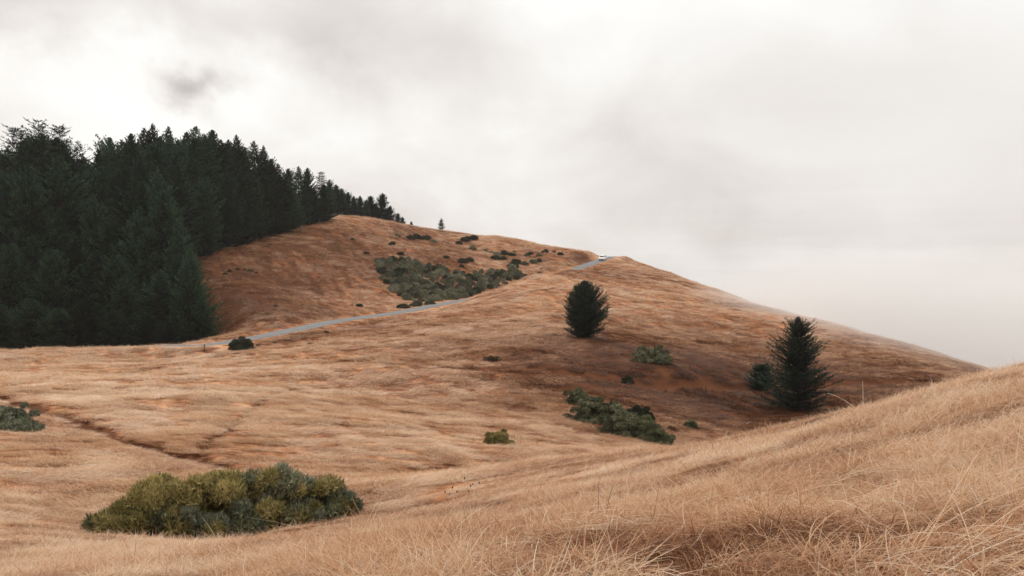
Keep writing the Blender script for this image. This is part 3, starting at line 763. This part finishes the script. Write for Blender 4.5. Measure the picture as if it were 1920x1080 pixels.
# trees standing alone
lone = conifer(31, 5.6, cone(2.1, .8, .1), 90, upswept, 26, .42, .34, .3)
fir_at(827, 408, 408, (lone, 5.6), 'lone little fir standing against the sky on the far hill crest', wide=.95)
egg = conifer(43, 10, lambda h: 4.75 * (min(1.0, .72 + h * 1.1) * (1 - max(0, h - .25) / .77) ** .78 if h < 1 else 0) + .15, 760, lambda h: np.minimum(12 + 62 * h, 30 + 34 * h), 24, .40, .30, .12, 0, .12)
p = on_land(1094, 634)
plant_tree('fir_tree', egg, (p.x, p.y, p.z - .15), (1, 1, ((634 - 531) / FPX * p.y) / 10), .4, 'egg-shaped dense dark young fir alone on the grassy slope', mats=(M_fir_blue, M_bark))
big = conifer(52, 14, lambda h: 7.2 * (1 - math.exp(-1.9 * (1 - h))) * (.62 + .45 * math.sin(h * 11 + 1.6) ** 2) * min(1, .75 + h * 2) + .08, 640, lambda h: 2 + 30 * h, 22, .50, .28, .50, 0, .20)
p = on_land(1497, 768)
plant_tree('fir_tree', big, (p.x, p.y, p.z - .2), (1, 1, ((768 - 592) / FPX * p.y) / 14), 2.1, 'tall shaggy dark fir with upswept side boughs behind the near grassy crest', mats=(M_fir_blue, M_bark))
sml = conifer(61, 4, lambda h: 2.3 * (1 - h) ** .5 * min(1, .7 + h) + .1, 240, lambda h: 14 + 25 * h, 26, .42, .3, .35)
p = on_land(1428, 728)
plant_tree('fir_tree', sml, (p.x, p.y, p.z - .1), (1.35, 1.2, .98), 0, 'small bushy dark fir just left of the tall shaggy fir', mats=(M_fir_blue, M_bark))

# ------------------------------------------------------------------ shrubs
def sprigs(P, N, ln, k, g, up=.5, wid=.2, leafbase=.4, flat=.6):
    """k little leaves fanning from each point P along its outward direction N"""
    n = len(P); Pk = np.repeat(P, k, 0); D = np.repeat(N, k, 0) + g.normal(0, .36, (n * k, 3)); D[:, 2] += up
    U = np.repeat(N, k, 0); fl = g.uniform(0, 1, n * k) < flat; tg = np.cross(U, g.normal(0, 1, (n * k, 3))); tg /= np.linalg.norm(tg, axis=1)[:, None]
    D[fl] = (tg + U * .35)[fl]
    D /= np.linalg.norm(D, axis=1)[:, None]; L = ln * g.uniform(.6, 1.35, n * k)
    Pk = Pk + D * (L * g.uniform(-.4, .3, n * k))[:, None]
    lf = np.clip(np.repeat(g.normal(leafbase, .12, n), k) + g.normal(0, .12, n * k), 0, 1)
    return Pk, D, L, L * np.where(fl, wid * 1.5, wid), lf, U

def lump(c, r, n, g, flat=.85, lo=.72, hi=1.0):
    v = g.normal(0, 1, (n, 3)); v /= np.linalg.norm(v, axis=1)[:, None]; v[:, 2] = np.where(v[:, 2] < -.35, -v[:, 2], v[:, 2])
    rr = r * g.uniform(lo, hi, n)[:, None]
    return np.array(c) + v * rr * [1, 1, flat], v

def shrub_mesh(seed, rx, ry, h, nl, lr, per, leaf, k=4, up=.5, wid=.22):
    g = np.random.default_rng(seed); out = [[], [], [], [], [], []]
    for i in range(nl + 14):
        a = g.uniform(0, 6.283) if i < nl else i * 6.283 / 14; r = lr * g.uniform(.6, 1.2); e = math.asin(g.uniform(0, 1) ** .8) if i < nl else .12
        if i >= nl: r *= .8
        q = g.uniform(.50, 1.0) * (1 + .16 * math.sin(3 * a + seed))
        c = ((rx - r * .7) * q * math.cos(e) * math.cos(a), (ry - r * .7) * q * math.cos(e) * math.sin(a), max(.3 * r, (h - r * .7) * q * math.sin(e)))
        P, N = lump(c, r, per, g); lb = g.uniform(.14, .70)
        for o_, s_ in zip(out, sprigs(P, N, leaf, k, g, up, wid, lb, .75)): o_.append(s_)
    P, D, L, W_, lf, U = map(np.concatenate, out)
    P[:, 2] = np.maximum(P[:, 2], .02)
    crown = sprays_to_mesh('foliage', P, D, L, W_, lf, g, U)
    mb = MB()
    for i in range(9):
        a = g.uniform(0, 6.283); q = g.uniform(.3, .75)
        mb.tube([(0, 0, -.15), (rx * q * .5 * math.cos(a), ry * q * .5 * math.sin(a), h * .35), (rx * q * math.cos(a), ry * q * math.sin(a), h * .65)], [.02 + h * .02, .015 + h * .012, .01], 5)
    st = bpy.data.meshes.new('stem'); st.from_pydata([tuple(v) for v in mb.v], [], mb.f); st.update()
    return crown, st

_mat_copy = {}
def with_mat(me, mat):
    key = (me.name, mat.name)
    if key not in _mat_copy:
        m2 = me if not me.materials else me.copy()
        if m2 is not me: m2.materials[0] = mat
        else: m2.materials.append(mat)
        _mat_copy[key] = m2
    return _mat_copy[key]

def plant_shrub(ms, loc, scale, label, mat, group=None, name='shrub', sink=.12):
    CLEAR.append((loc[0], loc[1], 1.75 * scale[0]))
    root = empty(name, (loc[0], loc[1], loc[2] - sink), rnd.uniform(0, 6.28) if abs(scale[0] - scale[1]) < .01 else 0); root.scale = scale
    obj('foliage', with_mat(ms[0], mat), None, root)
    tag(obj('stem', with_mat(ms[1], M_twig), None, root), kind='stuff')
    return tag(root, label, 'shrub', group)

# the large low thicket in the foreground, clump by clump
def big_thicket():
    g = np.random.default_rng(5)
    c0 = on_land(432, 1006); root = empty('coyote_brush_thicket', tuple(c0)); th = math.radians(27)
    tag(root, 'wide low thicket of yellow-green and grey-green brush nearest to the camera', 'shrub')
    mb = MB()
    for i in range(235):
        for _ in range(40):
            u, v = g.uniform(-1, 1, 2)
            if u * u + v * v < .93: break
        q = math.sqrt(u * u + v * v); r = g.uniform(.20, .50) * (1.2 - .3 * q)
        x = 4.5 * u; y = 2.7 * v; X, Y = x * math.cos(th) - y * math.sin(th), x * math.sin(th) + y * math.cos(th)
        CLEAR.append((c0.x + X, c0.y + Y, r + .45))
        if (abs(u - .08) < .10 and -.55 < v < .1) or (abs(u + .35 + .3 * v) < .05 and v < .2): continue          # dark hollow in the middle
        gz = hz(c0.x + X, c0.y + Y) - c0.z
        top = (2.15 - .55 * max(v, 0)) * (1 - q ** 1.7) ** .75 * 1.12 * (.42 + .92 * float(vnoise(np.array([u * 4.3]), np.array([v * 3.0]), 12)[0]))
        z = gz + max(.22, (min(top, 1.62 + .75 * float(vnoise(np.array([u * 5.3]), np.array([v * 4.0]), 3)[0])) - r * .55) * g.choice([1, 1, .55]))
        P, N = lump((X, Y, z), r, int(300 * r / .6), g, .9, .5, 1.18)
        lb = float(np.clip(.32 + .40 * (z - gz) / 2 + g.normal(0, .10), .15, .85))  # low clumps toned darker: shade of the hollows put into the leaf colour
        A = sprigs(P, N, .17, 8, g, 1.2, .15, lb, .3); A[0][:, 2] = np.maximum(A[0][:, 2], gz - .05)
        me = sprays_to_mesh('foliage_clump', *A[:5], g, A[5])
        yel = (u < .2 and v > -.6 and g.uniform() < .85) or (u < -.45 and g.uniform() < .6) or g.uniform() < .30
        mt = M_yel if yel else (M_teal if (v < 0 or u > .5) and g.uniform() < .75 else M_grey)
        obj('foliage_clump', me, mt, root)
        if i % 2 == 0: mb.tube([(X * .8, Y * .8, gz - .2), (X * .93, Y * .93, gz + (z - gz) * .5), (X, Y, z + r * .2)], [.045, .03, .012], 5)
    tag(mb.build('stem', M_twig, root), kind='stuff')
big_thicket()

SH = [shrub_mesh(70 + i, 1.7, 1.7, 1.75, 14, .72, 110, .22, 4, .35, .34) for i in range(4)]       # seen from afar
SM = [shrub_mesh(80 + i, 2.1, 2.1, 2.6, 40, .50, 140, .17, 5, .55, .28) for i in range(4)]       # middle distance

# shrubs down the side of the ravine
G1 = 'round shrubs merging into one belt beside the ravine'
rav = [(1078, 757, 1.28, 'round grey-green shrub at the top left end of the belt beside the ravine'), (1108, 788, 1.55, 'wide shrub second from the top of the belt beside the ravine'),
       (1142, 800, 1.75, 'tallest shrub in the middle of the belt beside the ravine'), (1196, 786, 1.1, 'small dark round shrub standing just right of the belt beside the ravine'),
       (1170, 815, 1.6, 'dense shrub low in the belt beside the ravine, left of the dark end shrubs'), (1204, 827, 1.35, 'dark leafy shrub next to the lower end of the belt beside the ravine'), (1230, 834, 1.15, 'dark olive shrub at the lower right end of the belt beside the ravine')]
for i, (px, py, s, lab) in enumerate(rav):
    p = on_land(px + (6, -4, 3, 0, -8, 4, 0)[i], py - (6, 3, 9, 6, 2, 8, 6)[i]); plant_shrub(SM[i % 4], p, (s * .80, s * .74, s * .70), lab, (M_grey, M_grey, M_grey, M_dark, M_grey, M_olive, M_olive)[i], G1)
for px, py, s, ms, mt, lab in (
        (1206, 682, 1.0, SM[1], M_grey, 'left half of the pair of pale green shrubs below the egg-shaped fir'), (1236, 685, 1.1, SM[2], M_grey, 'right half of the pair of pale green shrubs below the egg-shaped fir'),
        (935, 833, .62, SM[3], M_yel, 'small yellowish-green shrub alone on the meadow left of the ravine'), (1296, 803, .48, SM[0], M_grey, 'little grey-green shrub just above the near grassy crest'),
        (1258, 803, .42, SM[1], M_brown, 'little brownish shrub between the belt of shrubs and a small green one'), (1176, 710, .55, SM[2], M_dark, 'low dark shrub below the pair of pale green shrubs'),
        (922, 680, .75, SM[3], M_brown, 'withered brown low shrub in the middle of the slope'), (455, 654, 1.3, SM[0], M_dark, 'round dark bush on the near verge of the road beside the marker post'),
        (30, 806, .82, SM[2], M_teal, 'grey-blue sage shrub at the left edge of the meadow'), (4, 800, .7, SM[0], M_teal, 'grey-blue sage shrub cut off by the left edge of the picture'),
        (380, 637, .34, SH[1], M_brown, 'tiny brown shrub on the far verge of the road above the marker post'), (585, 645, .6, SH[2], M_brown, 'low orange-brown shrub on the slope below the road'),
        (515, 641, .3, SH[0], M_dark, 'tiny dark shrub on the near road verge, right of the round bush'), (483, 645, .3, SH[3], M_dark, 'tiny dark shrub touching the right side of the round bush'),
        (585, 629, .26, SH[1], M_dark, 'tiny dark tuft on the road verge above the orange-brown shrub'), (612, 626, .34, SH[2], M_dark, 'flat dark tuft on the road verge, rightmost of the small ones'),
        (673, 576, .62, SH[3], M_dark, 'small dark round shrub alone at the foot of the far hill'), (755, 580, 1.0, SH[0], M_dark, 'dark low shrub beside the road under the scrub patch'),
        (780, 576, 1.1, SH[1], M_scrub, 'pale green low shrub beside the road under the scrub patch'), (806, 573, 1.0, SH[2], M_scrub, 'flat green shrub at the road edge, last before the road disappears')):
    p = on_land(px, py - 2)
    plant_shrub(ms, p, (s, s, s * (.45 if mt is M_brown else (1.0 if mt in (M_grey, M_teal) else .84))), lab, mt)

# scrub patch filling the hollow of the far hill
def inside(px, py, poly):
    c = False; n = len(poly)
    for i in range(n):
        (x1, y1), (x2, y2) = poly[i], poly[(i + 1) % n]
        if (y1 > py) != (y2 > py) and px < (x2 - x1) * (py - y1) / (y2 - y1) + x1: c = not c
    return c
PATCH = [(706, 494), (735, 490), (770, 490), (800, 497), (840, 503), (870, 512), (905, 508), (925, 505), (945, 512), (965, 500), (975, 520), (950, 531), (900, 550), (850, 563), (790, 567), (765, 565), (745, 552), (728, 538), (712, 520)]
GP = 'low rounded shrubs packed together in the scrub patch'
pts = []
for _ in range(9000):
    if len(pts) >= 290: break
    px, py = rnd.uniform(700, 980), rnd.uniform(486, 568)
    if not inside(px, py, PATCH): continue
    p = raymarch(px, py)
    if any(((p.x - q[0]) / 1.0) ** 2 + ((p.y - q[1]) / 1.25) ** 2 < 1.95 ** 2 for q in pts): continue
    pts.append((p.x, p.y))
for x, y in pts:
    s = rnd.uniform(.55, .98); t = rnd.random()
    qx = 960 + x / y * FPX; zone = 'left lobe' if qx < 770 else ('middle' if qx < 870 else 'right tail'); dep = 'upper edge' if y > 318 else ('lower edge' if y < 290 else 'heart')
    col_ = 'grey-olive' if t < .7 else ('green' if t < .85 else 'very dark')
    plant_shrub(rnd.choice(SH), (x, y, hz(x, y)), (s, s, s * rnd.uniform(1.0, 1.5)), 'low rounded %s shrub in the %s of the scrub patch, %s' % (col_, zone, dep), M_scrub if t < .7 else (M_grey if t < .85 else M_dark), GP)
GD = 'small dark shrubs scattered over the far hill'
LD = 'small dark shrub scattered on the grass of the far hill around the scrub patch'
for px, py, w in ((745, 441, 12), (770, 446, 18), (784, 446, 22), (798, 447, 18), (812, 453, 14), (735, 459, 14), (661, 447, 9), (686, 474, 12), (751, 475, 14), (765, 482, 12), (860, 455, 14), (872, 451, 20), (888, 449, 18),
                  (886, 464, 16), (910, 466, 9), (920, 470, 13), (932, 476, 16), (946, 474, 18), (960, 477, 14), (928, 484, 18), (944, 484, 16), (964, 470, 8), (988, 477, 12), (995, 474, 12), (1022, 473, 14), (1012, 479, 12), (1038, 472, 9), (1050, 478, 12),
                  (968, 492, 20), (984, 494, 18), (1000, 491, 16), (1010, 489, 14), (958, 500, 20), (836, 483, 12), (868, 492, 20), (880, 490, 16), (866, 498, 10), (919, 507, 12), (1013, 512, 9), (985, 516, 10), (968, 512, 7), (1014, 503, 5),
                  (430, 509, 9), (446, 505, 8), (458, 507, 7), (470, 510, 12), (422, 514, 9), (516, 574, 8), (480, 513, 8), (500, 589, 7), (741, 432, 4), (699, 439, 5), (660, 570, 6)):
    p = on_land(px, py + 2); s = w / FPX * p.y / 3.2
    zone = 'on the brown foot of the far hill near the forest' if px < 650 else ('in the row under the crest above the scrub patch' if px < 900 and py < 470 else ('just above the left lobe of the scrub patch' if px < 900 else ('on the slope between the scrub patch and the crest' if py < 490 else 'at the right tail of the scrub patch near the knoll')))
    dk = rnd.random() < .65
    plant_shrub(rnd.choice(SH), p, (s, s, s * .85), '%s %s shrub %s' % ('tiny' if w < 10 else ('small' if w < 15 else 'wider'), 'blackish' if dk else 'grey-olive', zone), M_dark if dk else M_scrub, GD, sink=.05)

# ------------------------------------------------------------------ car, marker post, single stems
def build_car():
    p = W3(1125.5, 488, 374); i = int(np.argmin(np.hypot(RP[:, 0] - p[0], RP[:, 1] - p[1]))); t = Vector(RP[i - 1] - RP[i + 1]); q = Vector(RP[i])
    side = Vector((t.y, -t.x, 0)).normalized()
    rt = empty('car', q - side * 1.0 + Vector((0, 0, .03))); rt.rotation_euler = Vector((t.x, t.y, t.z)).to_track_quat('X', 'Z').to_euler()
    tag(rt, 'white van driving down the far road between the hills', 'car')
    wm = plain('white_paint', (.72, .72, .72), .3, spec=.5); gl = plain('dark_glass', (.015, .018, .022), .08, spec=.6); bk = plain('black_rubber', (.02, .02, .02), .8); mt = plain('silver_rim', (.5, .5, .52), .35, .8); lm = plain('lamp_glass', (.75, .76, .78), .1)
    out = [(-2.3, .35), (-2.34, .8), (-2.3, 1.15), (-2.15, 1.75), (-1.9, 1.88), (.35, 1.88), (.75, 1.78), (1.45, 1.18), (2.2, 1.0), (2.36, .82), (2.38, .35)]
    v = []; f = []; n = len(out)
    prof = [(-.93, 1.0, 0), (-.97, 1.0, 1), (-.80, 1.0, 2)]
    for s in (-1, 1):
        for x, z in out:
            yy = .97 if z < 1.2 else .97 - (z - 1.15) * .26
            v.append(Vector((x, s * yy, z)))
    f = [tuple(range(n))[::-1], tuple(range(n, 2 * n))] + [(k, (k + 1) % n, n + (k + 1) % n, n + k) for k in range(n)]
    mb = MB(); mb.v = v; mb.f = f; b = mb.build('body', wm, rt)
    bev = b.modifiers.new('bevel', 'BEVEL'); bev.width = .06; bev.segments = 2
    def quad(name, P, m, th=.02):
        P = [Vector(a) for a in P]; nn = (P[1] - P[0]).cross(P[2] - P[0]).normalized() * th
        k = MB(); k.v = [a + nn for a in P] + [a - nn for a in P]; k.f = [(0, 1, 2, 3), (7, 6, 5, 4), (0, 4, 5, 1), (1, 5, 6, 2), (2, 6, 7, 3), (3, 7, 4, 0)]; return k.build(name, m, rt)
    quad('windscreen', [(1.40, -.80, 1.25), (1.40, .80, 1.25), (.83, .70, 1.73), (.83, -.70, 1.73)], gl)
    quad('rear_window', [(-2.27, -.78, 1.25), (-2.27, .78, 1.25), (-2.17, .70, 1.68), (-2.17, -.70, 1.68)], gl)
    for s in (-1, 1):
        for x0, x1 in ((-2.0, -1.05), (-.95, .0), (.1, .75)):
            quad('side_window', [(x0, s * .955, 1.24), (x1 + (.35 if x1 > .5 else 0), s * .955, 1.24), (x1, s * .845, 1.68), (x0, s * .845, 1.68)], gl)
        MB().box((2.32, s * .7, .80), (.14, .38, .2)).build('headlight', lm, rt); MB().box((-2.33, s * .85, 1.0), (.08, .16, .4)).build('tail_light', plain('red_lamp', (.4, .02, .02), .3), rt)
        MB().box((.95, s * 1.08, 1.22), (.14, .22, .16)).build('wing_mirror', wm, rt)
        for x in (-1.45, 1.45):
            w = MB().tube([(x, s * .74, .34), (x, s * .98, .34)], .34, 18).build('wheel', bk, rt)
            MB().tube([(x, s * .95, .34), (x, s * .995, .34)], .2, 14).build('rim', mt, w)
    MB().box((2.36, 0, .58), (.08, 1.1, .18)).build('grille', bk, rt); MB().box((2.34, 0, .40), (.16, 1.8, .16)).build('bumper', plain('grey_plastic', (.08, .08, .085), .6), rt)
    MB().box((2.42, 0, .48), (.02, .5, .11)).build('number_plate', plain('plate', (.6, .6, .58), .5), rt)
build_car()

def build_post():
    p = on_land(383, 655); m = plain('weathered_post', (.045, .04, .038), .8, noise=.4)
    rt = empty('marker_post', p); tag(rt, 'thin dark roadside marker post on the near verge left of the round bush', 'post')
    MB().tube([(0, 0, -.3), (.02, 0, .8), (.03, 0, 1.42)], [.085, .08, .08], 8).build('post_shaft', m, rt)
    MB().box((.03, -.02, 1.12), (.24, .05, .34)).build('reflector_plate', plain('reflector', (.05, .05, .055), .4), rt)
build_post()

def stem(px, base_py, top, lean, curl, label, mat=None, heads=0, w=.0045):
    """one tall dry stalk: (px, base_py) is where it stands; top is its height in metres"""
    p = on_land(px, base_py); mb = MB(); pts = []; n = 10
    for i in range(n + 1):
        t = i / n; pts.append((lean * t + curl * t ** 3, .08 * t * t, top * (t - (abs(curl) * .25 / max(top, .1)) * t ** 4)))
    sc_ = max(1, p.y / 14)
    mb.tube(pts, [w * sc_ * (1 - .6 * i / n) for i in range(n + 1)], 5)
    mt = mat or M_straw
    rt = empty('grass_stalk' if not heads else 'thistle', tuple(p)); tag(rt, label, 'grass stalk' if not heads else 'thistle')
    mb.build('stem', mt, rt)
    for k in range(heads):
        a = rnd.uniform(0, 6.28); h = top * rnd.uniform(.45, 1.0); q = Vector((lean * h / top, 0, h)); e = q + Vector((math.cos(a) * rnd.uniform(.08, .3), math.sin(a) * .12, rnd.uniform(.05, .16)))
        MB().tube([q, (q + e) / 2 + Vector((0, 0, -.02)), e], w * sc_ * .6, 4).build('side_stem', mt, rt)
        MB().tube([e - Vector((0, 0, .02)), e + Vector((0, 0, .012)), e + Vector((0, 0, .045))], [.009, .024, .007], 7).build('seed_head', M_seed, rt)
M_straw = plain('bleached_stem', (.66, .55, .43), .6); M_darkstem = plain('dark_stem', (.10, .06, .04), .8); M_seed = plain('seed_head', (.05, .025, .015), .9)
for a in ((1618, 775, .74, .02, 0, 'tall straight pale grass stalk rising above the near crest, right of the shaggy fir'), (1360, 812, .42, .22, 0, 'slanting pale stalk on the near crest left of the shaggy fir'),
          (1400, 792, .35, .25, .35, 'grass stalk arching over to the right in front of the rusty hollow'), (1590, 768, .52, -.35, -.3, 'bent grass stalk arching left across the foot of the shaggy fir'),
          (1610, 776, .50, -.55, -.2, 'long low stalk slanting left from the near crest at the foot of the shaggy fir'), (657, 1075, .38, .0, 0, 'short upright pale stalk near the bottom edge of the picture'),
          (1525, 795, .28, .28, .2, 'short curled stalk in front of the dark foot of the shaggy fir'), (1900, 690, .40, .03, .0, 'thin stalk on the crest at the right edge of the picture'), (1868, 697, .5, -.06, 0, 'thin pair of stalks above the crest near the right edge')):
    stem(*a)
stem(852, 958, .62, -.05, 0, 'dry thistle with dark seed heads left of its twin on the near slope', M_straw, 4)
stem(886, 956, .66, .06, 0, 'dry thistle with dark seed heads right of its twin on the near slope', M_straw, 5)
stem(1120, 1010, .42, .02, 0, 'dark dead stalk standing alone low on the near slope', M_darkstem, 0)
stem(1133, 1008, .40, .05, .04, 'dark dead stalk with a bent tip beside the straight one', M_darkstem, 0)
stem(252, 1062, .42, 0, 0, 'dark dead stalk below the wide thicket near the bottom left corner', M_darkstem, 0)

build_grass()
